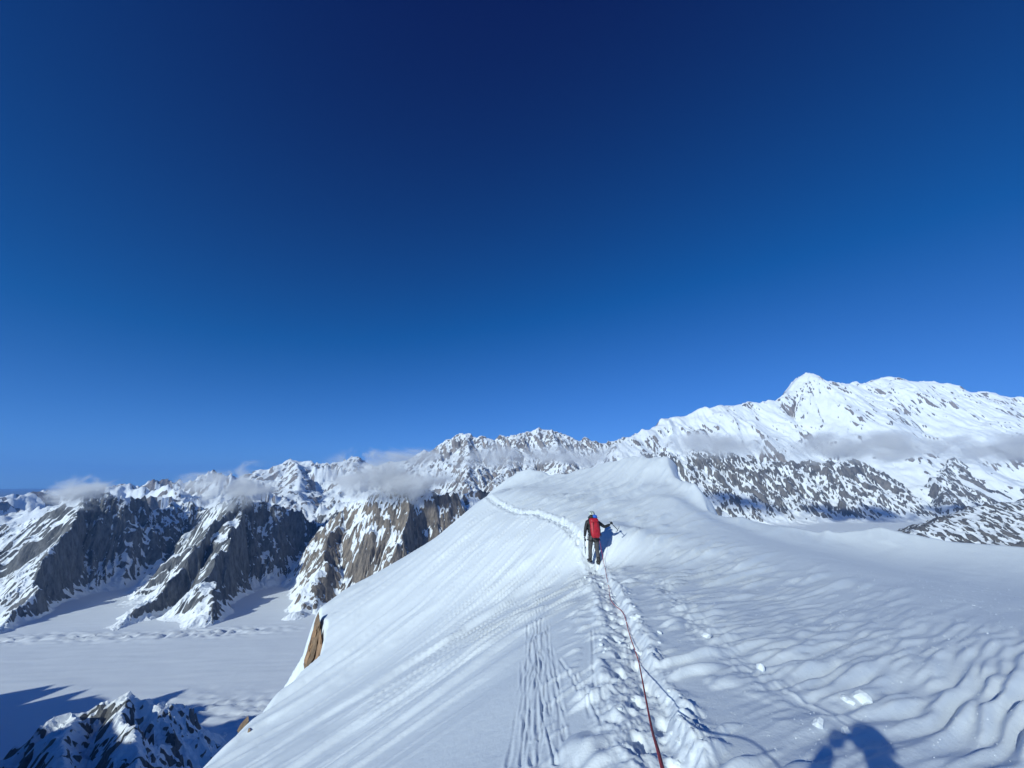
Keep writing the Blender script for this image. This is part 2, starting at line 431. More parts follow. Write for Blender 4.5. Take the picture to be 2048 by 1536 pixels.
GLACIER_Z = -1000.0
def massif(name, mat, ridges, bounds, res, base, slope=1.0, D=400.0, rib=(220.0, 60.0), jag=(160.0, 30.0),
           noise=(600.0, 120.0), rock_share=0.5, seed=0, soft=60.0, warp=0.5, rocky_noise=0.5, snowline=None, extra=None, aspect=0.0, p=0.78, crisp=1.5):
    """ridges: lists of (x, y, z) crest points or (pts, slope left, slope right); flanks fall away from them in ribs"""
    x0, x1, y0, y1 = bounds
    xs, ys = np.arange(x0, x1 + res, res), np.arange(y0, y1 + res, res)
    X, Y = np.meshgrid(xs, ys)
    L = rib[0]
    WX = X + warp * L * fbm(X / (2.2 * L), Y / (2.2 * L), 4, seed=seed + 1)
    WY = Y + warp * L * fbm(X / (2.2 * L), Y / (2.2 * L), 4, seed=seed + 2)
    best = np.full(X.shape, -1e9); S = np.zeros_like(X); DD = np.zeros_like(X)
    off = 0.0
    for rg in ridges:
        sl = sr = slope
        if isinstance(rg, tuple): rg, sl, sr = rg
        for a, b in zip(rg[:-1], rg[1:]):
            ex, ey = b[0] - a[0], b[1] - a[1]; LL = math.hypot(ex, ey)
            t = np.clip(((WX - a[0]) * ex + (WY - a[1]) * ey) / (LL * LL), 0, 1)
            vx, vy = WX - a[0] - t * ex, WY - a[1] - t * ey
            d = np.sqrt(vx * vx + vy * vy)
            s = off + t * LL
            side = (ex * vy - ey * vx) > 0          # left of the direction of travel
            k = np.where(side, sl, sr)
            zc = a[2] + t * (b[2] - a[2]) + jag[1] * (perlin(s / jag[0], s * 0 + seed, 80) + 0.5 * perlin(s / jag[0] * 2.7, s * 0 + seed, 82))
            val = zc - k * D * ((1 + d / D) ** p - 1) / p
            # angle round the end of a ridge keeps the ribs fanning out
            ang = np.where((t <= 0) | (t >= 1), np.arctan2(vy, vx) * 1.5 * L, 0)
            m = val > best
            best = np.where(m, val, best); S = np.where(m, s + ang + np.where(side, 5000, 0), S); DD = np.where(m, d, DD)
            off += LL
    z = best
    grow = smooth(0, L * 1.2, DD)
    z = z + grow * rib[1] * 2 * (ridged(S / L, DD / (5 * L), 2, seed=seed + 5) - 0.55)
    z = z + smooth(0, L * .4, DD) * rib[1] * 0.7 * (ridged(S / (L * .36), DD / (2.2 * L), 2, seed=seed + 7) - 0.55)
    z = z + smooth(0, L * .15, DD) * rib[1] * 0.62 * (ridged(S / (L * .13), DD / (0.9 * L), 2, seed=seed + 9) - 0.55)
    N, na = noise
    z = z + na * (ridged(X / N, Y / N, 6, gain=0.52, seed=seed + 11) - 0.5)
    # soft foot: snow cones where the wall meets the glacier
    bz = base(X, Y) if callable(base) else base
    z = bz + np.where(z - bz > 4 * soft, z - bz, soft * np.log1p(np.exp(np.clip((z - bz) / soft, -30, 30))))
    z = z - 14.0
    if extra is not None: z = extra(X, Y, z)
    z = ero(z, res, seed)
    gy, gx = np.gradient(z, res)
    steep = np.sqrt(gx * gx + gy * gy)
    lap = -(np.gradient(gx, res, axis=1) + np.gradient(gy, res, axis=0))
    up = z > bz + 25
    val = steep + rocky_noise * fbm(X / (L * 1.1), Y / (L * 1.1), 4, seed=seed + 17) + 2.0 * np.clip(lap * res, -.2, .2)
    if aspect:
        zs = z
        for _ in range(6):
            zs = (zs + np.roll(zs, 2, 0) + np.roll(zs, -2, 0) + np.roll(zs, 2, 1) + np.roll(zs, -2, 1)) / 5
        by, bx_ = np.gradient(zs, res)
        val = val - aspect * (bx_ + 0.35 * by) / (np.hypot(bx_, by) + 0.2)
    if snowline is not None: val = val + snowline(X, Y, z)
    thr = np.quantile(val[up], 1 - rock_share) if up.any() else 9
    rock = np.clip((val - thr) * crisp, -1.2, 1.2)
    rock = np.where(z < bz + 12, -1.2, rock)
    return grid_mesh(name, X, Y, z, mat, {'rock': rock}, smooth_shade=res > 12)

def ero(z, res, seed, n=14000, batches=5, steps=55):
    """droplets that cut gullies"""
    rs = np.random.RandomState(seed + 3)
    h, w = z.shape
    z = z.copy()
    for b in range(batches):
        px, py = rs.rand(n) * (w - 3) + 1, rs.rand(n) * (h - 3) + 1
        dx = np.zeros(n); dy = np.zeros(n); sed = np.zeros(n); dz_acc = np.zeros(h * w)
        gy, gx = np.gradient(z)
        for s in range(steps):
            ix, iy = px.astype(int), py.astype(int)
            fx, fy = px - ix, py - iy
            i = iy * w + ix
            def bil(g): return (g[iy, ix] * (1 - fx) + g[iy, ix + 1] * fx) * (1 - fy) + (g[iy + 1, ix] * (1 - fx) + g[iy + 1, ix + 1] * fx) * fy
            sx, sy = bil(gx), bil(gy)
            dx = dx * 0.35 - sx * 0.65; dy = dy * 0.35 - sy * 0.65
            m = np.sqrt(dx * dx + dy * dy) + 1e-9
            g = np.sqrt(sx * sx + sy * sy) / res
            dx, dy = dx / m, dy / m
            cap = np.clip(g, 0.02, 1.4) * 0.05 * res
            amt = np.where(sed < cap, (cap - sed) * 0.16, (cap - sed) * 0.25)
            amt = np.where(g < 0.03, -sed * 0.5, amt)
            sed = sed + amt
            for (ox, oy, wt) in ((0, 0, (1 - fx) * (1 - fy)), (1, 0, fx * (1 - fy)), (0, 1, (1 - fx) * fy), (1, 1, fx * fy)):
                dz_acc -= np.bincount(i + ox + oy * w, weights=amt * wt, minlength=h * w)
            px = np.clip(px + dx, 1, w - 2.01); py = np.clip(py + dy, 1, h - 2.01)
        z = z + np.clip(dz_acc.reshape(h, w), -0.8 * res, 0.8 * res)
    return z

def R3(*p): return [tuple(P(*q)) for q in p]

# three granite walls over the glacier on the left
walls = [
 ('mountain', 'left most granite mountain, its cloudy top and sunlit left rib above the glacier', ROCK_COLD, 0.36, 100,
  [R3((-260,1070,4700),(-60,1062,4500),(60,1040,4380),(120,1005,4300),(175,975,4250),(265,988,4500),(325,1012,4800),(352,1002,5000),(420,1015,5200)),
   (R3((175,975,4250),(130,1060,3850),(70,1150,3400),(10,1255,3000)), 2.7, 1.35),
   R3((-60,1062,4500),(-120,1130,3700),(-200,1260,2950))]),
 ('mountain', 'dark middle granite mountain between the left wall and the brown wall', ROCK_COLD, 0.45, 200,
  [R3((385,1022,5200),(430,1015,4700),(480,988,4350),(560,1012,4700),(625,1035,5100),(690,1020,5300)),
   (R3((480,990,4350),(420,1060,3900),(350,1140,3500),(285,1232,3200)), 2.5, 1.35),
   (R3((480,990,4350),(480,1070,3900),(440,1150,3500),(425,1215,3250)), 2.7, 1.4)]),
 ('mountain', 'brown granite wall with long ribs behind the foreground snow slope', ROCK_WARM, 0.50, 300,
  [R3((640,1060,4600),(700,1010,4300),(760,985,4150),(815,968,4100),(880,985,4250),(950,985,4500),(1020,990,5000)),
   (R3((700,1010,4300),(655,1070,3900),(615,1150,3550),(590,1228,3330)), 1.9, 2.1),
   R3((815,968,4100),(800,1060,3700),(770,1150,3400),(740,1250,3150))]),
]
bds = [(-7200, -2600, 2500, 5500), (-4300, -1500, 2750, 5600), (-2450, 150, 2750, 5400)]
for (nm, lab, mt, share, sd, rg), bd in zip(walls, bds):
    o = massif(nm, mt, rg, bd, 9.4, GLACIER_Z, slope=1.75, D=800, rib=(260, 46), jag=(90, 38), noise=(330, 120), rock_share=share, seed=sd, soft=60, aspect=0.55, warp=0.7)
    tag(o, lab, 'mountain', kind='structure')

# small peak low on the left and the ridge outside the picture whose shadow lies on the glacier
o = massif('mountain', ROCK_COLD, [R3((-60,1545,1350),(20,1500,1400),(90,1440,1450),(150,1398,1500),(250,1388,1560),(315,1392,1600),(370,1440,1650),(400,1500,1680)),
    R3((150,1398,1500),(140,1470,1380),(130,1550,1280)), R3((250,1388,1560),(270,1470,1420),(280,1560,1300))],
    (-2300, -700, 900, 2200), 7.0, -1000.0, slope=1.1, D=300, rib=(90, 26), jag=(60, 15), noise=(190, 45), rock_share=0.2, seed=400, soft=35)
tag(o, 'small snowy rock peak in shadow low beside the glacier', 'mountain', kind='structure')
o = massif('mountain', ROCK_COLD, [[(-4200, 900, -500), (-3500, 1000, -430), (-2950, 1150, -400), (-2500, 800, -310), (-1950, 560, -240), (-1300, 100, -60), (-700, -500, -20), (0, -1000, 60), (900, -1500, 100)]],
    (-5200, 1500, -2400, 2000), 32.0, -1000.0, slope=1.3, D=400, rib=(170, 50), jag=(110, 70), noise=(400, 100), rock_share=0.45, seed=500, soft=40)
tag(o, 'spiky mountain ridge left of the viewpoint that shades the glacier', 'mountain', kind='structure')

# the great white mountain on the right
den = [R3((1230,890,9750),(1290,862,10530),(1350,828,11076),(1440,808,11544),(1545,801,12090),(1580,770,12480),(1615,747,12636),(1650,760,12792),(1705,768,13104),(1770,751,13416),(1850,760,13494),(1950,784,13494),(2048,793,13260),(2200,800,13260)),
  R3((1615,747,12636),(1625,800,12012),(1650,840,11310),(1620,880,10530)),
  R3((1545,801,12090),(1530,840,11466),(1480,880,10608)),
  R3((1770,751,13416),(1760,800,12636),(1740,840,11856),(1780,880,10764)),
  R3((1950,784,13494),(1930,830,12480),(1900,880,11310)),
  R3((1440,808,11544),(1420,850,10764),(1380,880,9984)),
  R3((1350,828,11076),(1330,870,10296)),
  R3((1735,762,13050),(1765,753,13050),(1800,754,13050),(1860,761,13100),(1920,774,13100)),
  R3((1600,756,12500),(1616,747,12500),(1640,756,12500))]
o = massif('mountain', ROCK_FAR, den, (1900, 20000, 8000, 15200), 32.0, lambda X, Y: -735 + 0.34 * np.maximum(Y - 8500, 0), slope=0.98, D=1200, p=0.96, rib=(620, 70), jag=(700, 20), noise=(1700, 250), rock_share=0.055, seed=600, soft=150, rocky_noise=1.1, crisp=2.2)
tag(o, 'huge snow covered mountain with two summits rising on the right', 'mountain', kind='structure')

low = [R3((1290,905,7905),(1340,902,8075),(1400,900,8330),(1450,905,8670),(1540,922,8925),(1640,922,8925),(1720,918,9095),(1770,945,9010),(1810,985,8755)),
  R3((1640,922,8925),(1660,960,8415),(1680,1000,7990),(1700,1035,7650)),
  R3((1540,922,8925),(1590,980,8075),(1610,1030,7565)),
  R3((1450,905,8670),(1470,960,8075),(1490,1010,7650)),
  R3((1340,902,8075),(1380,960,7565),(1400,1000,7310)),
  R3((1720,918,9095),(1760,970,8500),(1800,1020,7990)),
  R3((1905,915,9265),(1870,955,8585),(1890,1000,7990),(1940,1022,7565))]
o = massif('mountain', ROCK_MID, low, (1900, 15800, 5800, 11400), 26.0, lambda X, Y: -695 + 0.34 * np.maximum(Y - 8500, 0), slope=1.1, D=750, rib=(220, 72), jag=(170, 50), noise=(600, 150), rock_share=0.36, rocky_noise=0.7, crisp=2.3, seed=700, soft=70)
tag(o, 'grey rock walls streaked with snow below the great white mountain', 'mountain', kind='structure')

near_r = [R3((1790,1075,3900),(1830,1055,4100),(1880,1030,4300),(1950,1010,4500),(2048,995,4700),(2200,985,4900))]
o = massif('mountain', ROCK_MID, near_r, (2800, 8500, 2500, 6500), 20.0, -1000.0, slope=0.55, D=900, rib=(120, 22), jag=(90, 12), noise=(300, 45), rock_share=0.3, seed=800, soft=50)
tag(o, 'rocky snow slope at the right edge beyond the crest', 'mountain', kind='structure')

# the range beyond the summit of the ridge
mid = [R3((840,930,10500),(880,885,10800),(930,866,11000),(985,878,11200),(1040,862,11500),(1100,856,11800),(1150,880,12000),(1175,876,12200),(1210,886,12300),(1270,866,12600),(1300,880,12800)),
  R3((930,866,11000),(940,910,10000),(930,960,9000)), R3((1040,862,11500),(1020,910,10300),(990,960,9200)), R3((1100,856,11800),(1120,910,10300),(1130,950,9500)), R3((1270,866,12600),(1250,910,11000))]
o = massif('mountain', ROCK_FAR, mid, (-3600, 5000, 7600, 13600), 26.0, -800.0, slope=1.0, D=900, rib=(230, 85), jag=(200, 50), noise=(800, 150), rock_share=0.22, seed=900, soft=70)
tag(o, 'jagged white range behind the top of the snow ridge', 'mountain', kind='structure')

# lower ranges fading away to the left
def far_range():
    A = np.radians(np.linspace(-58, -4, 540)); r = np.geomspace(6500, 42000, 270)
    RR, AA = np.meshgrid(r, A, indexing='ij')
    X, Y = RR * np.sin(AA), RR * np.cos(AA)
    t = X / Y                                           # -1.6 .. 0
    top = np.interp(t, [-1.5, -1.3, -1.0, -0.8, -0.55, -0.3, 0], [-420, -300, 120, 440, 720, 900, 900])
    fall = np.interp(RR, [6500, 8500, 15000, 25000, 42000], [-0.1, 0.35, 1.0, 0.85, 0.25])
    n = ridged(X / 3100, Y / 3100, 7, gain=0.52, seed=140)
    hh = (top + 1000) * fall
    Z = -1010 + hh * np.clip((n - 0.18) * 1.35, 0, 1.2)
    steep = np.hypot(np.gradient(Z, axis=0) / np.gradient(RR, axis=0), np.gradient(Z, axis=1) / (RR * (A[1] - A[0])))
    v = steep + 0.35 * fbm(X / 900, Y / 900, 4, seed=150)
    rock = np.clip((v - np.quantile(v, 0.93)) * 1.2, -1.2, 1.0)
    return grid_mesh('mountain_range', X[:, ::-1], Y[:, ::-1], Z[:, ::-1], ROCK_FAR, {'rock': rock})
tag(far_range(), 'low snowy ranges fading out to the horizon on the left', 'mountain range', kind='structure')
for lab, pts, bd, sd in [
  ('bright pyramid shaped snow peak beyond the middle wall', [R3((520,940,12500),(590,921,13000),(640,930,13200),(690,925,13500),(715,914,13800),(760,930,14000),(850,903,14500),(900,925,15000)), R3((590,921,13000),(600,960,11500),(590,985,10500)), R3((715,914,13800),(690,960,12000))], (-9800, -1000, 9500, 15800), 950)]:
    o = massif('mountain', ROCK_FAR, pts, bd, 40.0, -900.0, slope=0.62, D=1500, rib=(400, 110), jag=(300, 50), noise=(1100, 230), rock_share=0.1, seed=sd, soft=90)
    tag(o, lab, 'mountain', kind='structure')

# ------------------------------------------------------------------ glacier and the plain beyond
def build_glacier():
    def axis(lo, hi, step, far):
        c = np.arange(lo, hi + step, step)
        return np.r_[lo - np.geomspace(step, far, 45)[::-1], c, hi + np.geomspace(step, far, 45)]
    xs, ys = axis(-5200, 300, 20.0, 90000), axis(1000, 3900, 15.0, 90000)
    X, Y = np.meshgrid(xs, ys)
    near = smooth(12000, 6000, np.hypot(X, Y))
    z = GLACIER_Z + near * 5 * fbm(X / 500, Y / 500, 3, seed=200)
    # crevassed margins: along the walls and along the near side
    c1 = np.exp(-((Y - (2960 + 0.10 * (X + 2500) + 60 * perlin(X / 700, X * 0, 201))) / 85) ** 2) * smooth(-1300, -2000, X)
    c2 = np.exp(-((Y - (2080 - 0.05 * (X + 1200) + 50 * perlin(X / 500, X * 0, 203))) / 130) ** 2) * smooth(-1900, -1400, X)
    z = z + c1 * 34 * (ridged(X / 70, Y / 45, 3, seed=205) - .4) + c2 * 26 * (ridged(X / 60, Y / 40, 3, seed=207) - .4)
    z = z + near * 1.2 * perlin((X + 3 * Y) / 420, (Y - .12 * X) / 28, 209) * smooth(1900, 2300, Y)
    rock = np.full(X.shape, -1.2)
    rock = np.where(np.hypot(X, Y) > 42000, 0.2, rock)
    return grid_mesh('glacier', X, Y, z, alpine_material('glacier snow', (0.1, 0.1, 0.1), (0.2, 0.2, 0.2), 60.0, bump=0.12), {'rock': rock})
tag(build_glacier(), 'flat snow covered glacier on the valley floor', 'glacier', kind='structure')
# ------------------------------------------------------------------ haze and clouds
def haze():
    me = bpy.data.meshes.new('haze')
    bm = bmesh.new()
    bmesh.ops.create_cube(bm, size=1.0)
    bm.to_mesh(me); bm.free()
    o = bpy.data.objects.new('haze', me); COL.objects.link(o)
    top, bot, half = 3850.0, -1060.0, 96000.0
    o.scale = (2 * half, 2 * half, top - bot); o.location = (0, 0, (top + bot) / 2)
    m = bpy.data.materials.new('thin mountain air'); m.use_nodes = True
    n, l = m.node_tree.nodes, m.node_tree.links
    n.clear()
    v = nd(n, 'ShaderNodeVolumePrincipled', Density=1.2e-5, Anisotropy=0.0)
    v.inputs['Color'].default_value = (0.19, 0.47, 1.0, 1)
    out = nd(n, 'ShaderNodeOutputMaterial')
    l.new(v.outputs[0], out.inputs['Volume'])
    me.materials.append(m)
    tag(o, 'thin blue mountain air between the viewer and the far peaks', 'haze', kind='stuff')
haze()

def cloud(label, u0, u1, v0, v1, y, depth, dens, seed, cover=0.0, nscale=2.2):
    a, b = P(u0, (v0 + v1) / 2, y), P(u1, (v0 + v1) / 2, y)
    c = P((u0 + u1) / 2, (v0 + v1) / 2, y)
    h = P((u0 + u1) / 2, v0, y)[2] - P((u0 + u1) / 2, v1, y)[2]
    sx, sz = (b[0] - a[0]) / 2, h / 2
    me = bpy.data.meshes.new('cloud')
    bm = bmesh.new()
    bmesh.ops.create_icosphere(bm, subdivisions=3, radius=1.0)
    for vv in bm.verts: vv.co = Vector((vv.co.x * sx, vv.co.y * depth, vv.co.z * sz)) * 1.25
    bm.to_mesh(me); bm.free()
    o = bpy.data.objects.new('cloud', me); COL.objects.link(o)
    o.location = c
    m = bpy.data.materials.new('cloud vapour'); m.use_nodes = True
    n, l = m.node_tree.nodes, m.node_tree.links
    n.clear()
    t = nd(n, 'ShaderNodeTexCoord')
    mp = nd(n, 'ShaderNodeMapping'); mp.inputs['Scale'].default_value = (1 / sx, 1 / depth, 1 / sz)
    l.new(t.outputs['Object'], mp.inputs['Vector'])
    ln = nd(n, 'ShaderNodeVectorMath', operation='LENGTH'); l.new(mp.outputs['Vector'], ln.inputs[0])
    k = nscale / max(min(sx, 900), sz)
    mp2 = nd(n, 'ShaderNodeMapping'); mp2.inputs['Scale'].default_value = (k * 0.75, k * 0.75, k * 1.3); mp2.inputs['Location'].default_value = (seed * 3.7, seed * 1.3, seed)
    l.new(t.outputs['Object'], mp2.inputs['Vector'])
    ns = nd(n, 'ShaderNodeTexNoise', Scale=1.0, Detail=8.0, Roughness=0.6, Distortion=0.6)
    l.new(mp2.outputs['Vector'], ns.inputs['Vector'])
    # 1 - r + (noise - 0.5) * 2.4 + cover
    s1 = nd(n, 'ShaderNodeMath', operation='MULTIPLY_ADD'); s1.inputs[1].default_value = 3.6; s1.inputs[2].default_value = -1.8 + 0.5 + cover
    l.new(ns.outputs['Fac'], s1.inputs[0])
    s2 = nd(n, 'ShaderNodeMath', operation='SUBTRACT'); l.new(s1.outputs[0], s2.inputs[0]); l.new(ln.outputs['Value'], s2.inputs[1])
    mr = nd(n, 'ShaderNodeMapRange'); mr.interpolation_type = 'SMOOTHSTEP'
    mr.inputs['From Min'].default_value = -0.05; mr.inputs['From Max'].default_value = 1.0; mr.inputs['To Max'].default_value = dens
    l.new(s2.outputs[0], mr.inputs['Value'])
    edge = nd(n, 'ShaderNodeMapRange'); edge.inputs['From Min'].default_value = 1.22; edge.inputs['From Max'].default_value = 0.95
    l.new(ln.outputs['Value'], edge.inputs['Value'])
    mu = nd(n, 'ShaderNodeMath', operation='MULTIPLY'); l.new(mr.outputs['Result'], mu.inputs[0]); l.new(edge.outputs['Result'], mu.inputs[1])
    v = nd(n, 'ShaderNodeVolumePrincipled', Anisotropy=0.0)
    v.inputs['Color'].default_value = (0.99, 0.99, 0.99, 1)
    l.new(mu.outputs[0], v.inputs['Density'])
    out = nd(n, 'ShaderNodeOutputMaterial'); l.new(v.outputs[0], out.inputs['Volume'])
    me.materials.append(m)
    tag(o, label, 'cloud', group='low clouds on the peaks')
cloud('small soft cloud on the top of the leftmost granite mountain', 95, 250, 950, 1020, 4050, 260, 0.015, 1, 0.35)
cloud('slanting cloud on the summit of the dark middle mountain', 370, 580, 925, 1020, 4100, 300, 0.015, 2, 0.35)
cloud('big grey cloud hiding the summit of the brown wall', 650, 930, 892, 1008, 3950, 380, 0.013, 3, 0.35)
cloud('long thin cloud across the jagged white range', 850, 1310, 885, 940, 5700, 350, 0.007, 4, 0.35, 2.6)
cloud('puffy cloud just right of the ridge top', 1325, 1560, 862, 918, 5600, 330, 0.008, 5, 0.5, 2.6)
cloud('wide flat cloud below the two summits of the great mountain', 1530, 1890, 862, 928, 5700, 350, 0.008, 6, 0.5, 2.6)
cloud('cloud bank at the right edge below the great mountain', 1870, 2240, 860, 935, 5800, 400, 0.007, 7, 0.4, 2.6)
# ------------------------------------------------------------------ rocks, climber, rope, loose snow
def gz(x, y): return float(ridge_height(np.array([[float(x)]]), np.array([[float(y)]]))[0, 0])
def surf_hit(u, v, y0=1.2, y1=50, n=900):
    """where the line of sight through a photo pixel first meets the snow ridge"""
    r = ray(u, v); ys = np.geomspace(y0, y1, n)
    z = ridge_height((r[0] * ys)[None], ys[None])[0]
    k = np.where(r[2] * ys < z)[0]
    return Vector(r * ys[k[0]]) if len(k) else Vector(r * y1)

def link(name, me, mat=None, parent=None, smooth_shade=True):
    if mat: me.materials.append(mat)
    o = bpy.data.objects.new(name, me); COL.objects.link(o)
    if parent is not None: o.parent = parent
    if smooth_shade:
        for p in me.polygons: p.use_smooth = True
    return o
def bm_obj(name, bm, mat, parent=None, smooth_shade=True):
    me = bpy.data.meshes.new(name); bm.normal_update(); bm.to_mesh(me); bm.free()
    return link(name, me, mat, parent, smooth_shade)
def empty(name, loc, rz=0.0):
    o = bpy.data.objects.new(name, None); o.location = loc; o.rotation_euler = (0, 0, rz); o.empty_display_size = 0.2
    COL.objects.link(o); return o
def tube(bm, pts, radii, seg=8, cap=True):
    """a round bar through pts"""
    pts = [Vector(p) for p in pts]
    if not isinstance(radii, (list, tuple)): radii = [radii] * len(pts)
    rings, up = [], Vector((0.13, 0.31, 0.94))
    for i, p in enumerate(pts):
        d = (pts[min(i + 1, len(pts) - 1)] - pts[max(i - 1, 0)]).normalized()
        if abs(d.dot(up)) > 0.97: up = Vector((0.9, 0.3, 0.1))
        a = d.cross(up).normalized(); b = a.cross(d); up = b
        rings.append([bm.verts.new(p + (a * math.cos(2 * math.pi * k / seg) + b * math.sin(2 * math.pi * k / seg)) * radii[i]) for k in range(seg)])
    for r0, r1 in zip(rings[:-1], rings[1:]):
        for k in range(seg): bm.faces.new((r0[k], r0[(k + 1) % seg], r1[(k + 1) % seg], r1[k]))
    if cap:
        bm.faces.new(rings[0][::-1]); bm.faces.new(rings[-1])
    return bm
def box(bm, size, loc=(0, 0, 0), rot=None):
    m = Matrix.Translation(loc)
    if rot is not None: m = m @ rot.to_4x4()
    bmesh.ops.create_cube(bm, size=1.0, matrix=m @ Matrix.Diagonal((*size, 1)))
    return bm

def rock_slab(name, outline, y, thick, mat, parent, seed, dy=0.0, cu=0, cv=0):
    """a slab whose face follows outline (photo pixels at distance y), broken into facets"""
    rs = random.Random(seed)
    pts = []
    nrm_ = Vector((-0.62, -0.74, 0.25))                        # the broken face looks out to the left
    o0 = Vector(P(cu, cv, y))
    for u, v in outline:
        d = Vector(ray(u, v))
        pts.append(d * (o0.dot(nrm_) / d.dot(nrm_) + dy))
    c = sum(pts, Vector()) / len(pts)
    bm = bmesh.new()
    view = c.normalized()
    back = (view + Vector((0.15, 0, -0.55))) * thick * 0.6
    front = [bm.verts.new(p + view * rs.uniform(0.02, 0.10)) for p in pts]
    rear = [bm.verts.new(p + back - (p - c) * 0.12) for p in pts]
    # a raised spine of facet points inside the face
    top, bot = max(pts, key=lambda p: p.z), min(pts, key=lambda p: p.z)
    sp = [bm.verts.new(top.lerp(bot, t) + (c - top.lerp(bot, t)) * 0.35 - view * rs.uniform(0.10, 0.25) * (1 - abs(2 * t - 1)) + Vector((rs.uniform(-.05, .05), 0, 0))) for t in (0.2, 0.45, 0.7, 0.88)]
    n = len(front)
    def near_sp(a, b):
        m = (a.co + b.co) / 2
        return min(sp, key=lambda s: (s.co - m).length)
    for i in range(n):
        a, b = front[i], front[(i + 1) % n]
        bm.faces.new((a, b, near_sp(a, b)))
        try: bm.faces.new((b, a, rear[i], rear[(i + 1) % n]))
        except ValueError: pass
    for i in range(n):
        s0, s1 = near_sp(front[i - 1], front[i]), near_sp(front[i], front[(i + 1) % n])
        if s0 is not s1:
            try: bm.faces.new((front[i], s1, s0))
            except ValueError: pass
    bmesh.ops.recalc_face_normals(bm, faces=bm.faces)
    bmesh.ops.subdivide_edges(bm, edges=bm.edges[:], cuts=1, use_grid_fill=True)
    for vv in bm.verts: vv.co += Vector((rs.uniform(-.02, .02), rs.uniform(-.02, .02), rs.uniform(-.02, .02))) * thick
    return bm_obj(name, bm, mat, parent, False)

def rock_mat(name, a, b):
    m, n, l, bs = new_mat(name)
    bs.inputs['Roughness'].default_value = 0.85
    t = nd(n, 'ShaderNodeTexCoord')
    mp = nd(n, 'ShaderNodeMapping'); mp.inputs['Scale'].default_value = (2.6, 2.6, 0.5); mp.inputs['Rotation'].default_value = (0.0, 0.25, 0.0)
    l.new(t.outputs['Object'], mp.inputs['Vector'])
    x = nd(n, 'ShaderNodeTexNoise', Scale=1.6, Detail=9.0, Roughness=0.7)
    l.new(mp.outputs['Vector'], x.inputs['Vector'])
    r = nd(n, 'ShaderNodeValToRGB')
    r.color_ramp.elements[0].position, r.color_ramp.elements[1].position = 0.33, 0.66
    r.color_ramp.elements[0].color, r.color_ramp.elements[1].color = (*a, 1), (*b, 1)
    l.new(x.outputs['Fac'], r.inputs['Fac']); l.new(r.outputs['Color'], bs.inputs['Base Color'])
    k = nd(n, 'ShaderNodeBump', Strength=0.9, Distance=0.15)
    l.new(x.outputs['Fac'], k.inputs['Height']); l.new(k.outputs['Normal'], bs.inputs['Normal'])
    return m
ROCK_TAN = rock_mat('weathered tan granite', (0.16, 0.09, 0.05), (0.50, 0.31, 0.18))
ROCK_BROWN = rock_mat('dark brown granite', (0.09, 0.06, 0.04), (0.34, 0.23, 0.145))  # a darker, browner granite than the tan slabs

yr = 20.7
rk = empty('rock_outcrop', P(628, 1355, yr))
def slab(outl, dy, th, mat, sd):
    o = rock_slab('slab', outl, yr, th, mat, None, sd, dy, 648, 1297)
    o.parent = rk; o.matrix_parent_inverse = Matrix.Translation(rk.location).inverted()
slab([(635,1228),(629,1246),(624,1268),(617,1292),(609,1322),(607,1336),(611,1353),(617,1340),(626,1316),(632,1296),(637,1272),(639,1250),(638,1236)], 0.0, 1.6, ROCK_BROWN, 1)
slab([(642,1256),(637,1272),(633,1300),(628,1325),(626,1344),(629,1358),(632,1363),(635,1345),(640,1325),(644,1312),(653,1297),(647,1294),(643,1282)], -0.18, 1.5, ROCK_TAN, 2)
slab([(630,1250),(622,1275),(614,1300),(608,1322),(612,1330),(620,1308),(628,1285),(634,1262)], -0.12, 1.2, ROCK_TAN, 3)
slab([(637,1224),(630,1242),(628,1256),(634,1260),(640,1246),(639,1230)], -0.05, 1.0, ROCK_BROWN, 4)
tag(rk, 'tall tan rock slabs poking out at the left corner of the snow slope', 'rock')
h2 = surf_hit(485, 1452)
o = rock_slab('rock', [(496,1432),(488,1440),(480,1450),(474,1462),(480,1461),(490,1452),(498,1441)], h2.y - 0.1, 0.9, ROCK_BROWN, None, 7, 0.0, 490, 1445)
tag(o, 'small brown rock low on the left edge of the snow slope', 'rock')
h3 = surf_hit(497, 1462)
o = rock_slab('rock', [(498,1455),(494,1462),(496,1469),(500,1466),(500,1458)], h3.y - 0.05, 0.4, ROCK_BROWN, None, 8, 0.0, 498, 1462)
tag(o, 'tiny dark rock in the snow right beside the small brown rock', 'rock')

# ---- people
BLACK = plain('black shell cloth', (0.018, 0.02, 0.022), 0.65, 25, var=0.4, bump=0.3)
GREY = plain('grey softshell trousers', (0.07, 0.068, 0.07), 0.8, 18, var=0.35, bump=0.3)
BOOT = plain('black boot leather', (0.02, 0.02, 0.02), 0.5, 30)
SKIN = plain('skin', (0.55, 0.33, 0.24), 0.5, 20, var=0.08)
RED = plain('red pack cloth', (0.42, 0.012, 0.025), 0.55, 14, var=0.3, bump=0.4)
DARKRED = plain('dark red webbing', (0.16, 0.01, 0.02), 0.6, 20)
BLUE = plain('blue cloth', (0.02, 0.12, 0.55), 0.7, 18)
HELMET = plain('pale helmet shell', (0.55, 0.62, 0.58), 0.35, 10, var=0.1)
STEEL = plain('worn steel', (0.35, 0.36, 0.38), 0.35, 30, metal=0.9)
SHAFT = plain('black anodised shaft', (0.03, 0.03, 0.035), 0.35, 30, metal=0.5)
ROPE_RED = plain('red rope sheath', (0.45, 0.03, 0.04), 0.75, 260, var=0.5, bump=0.6)

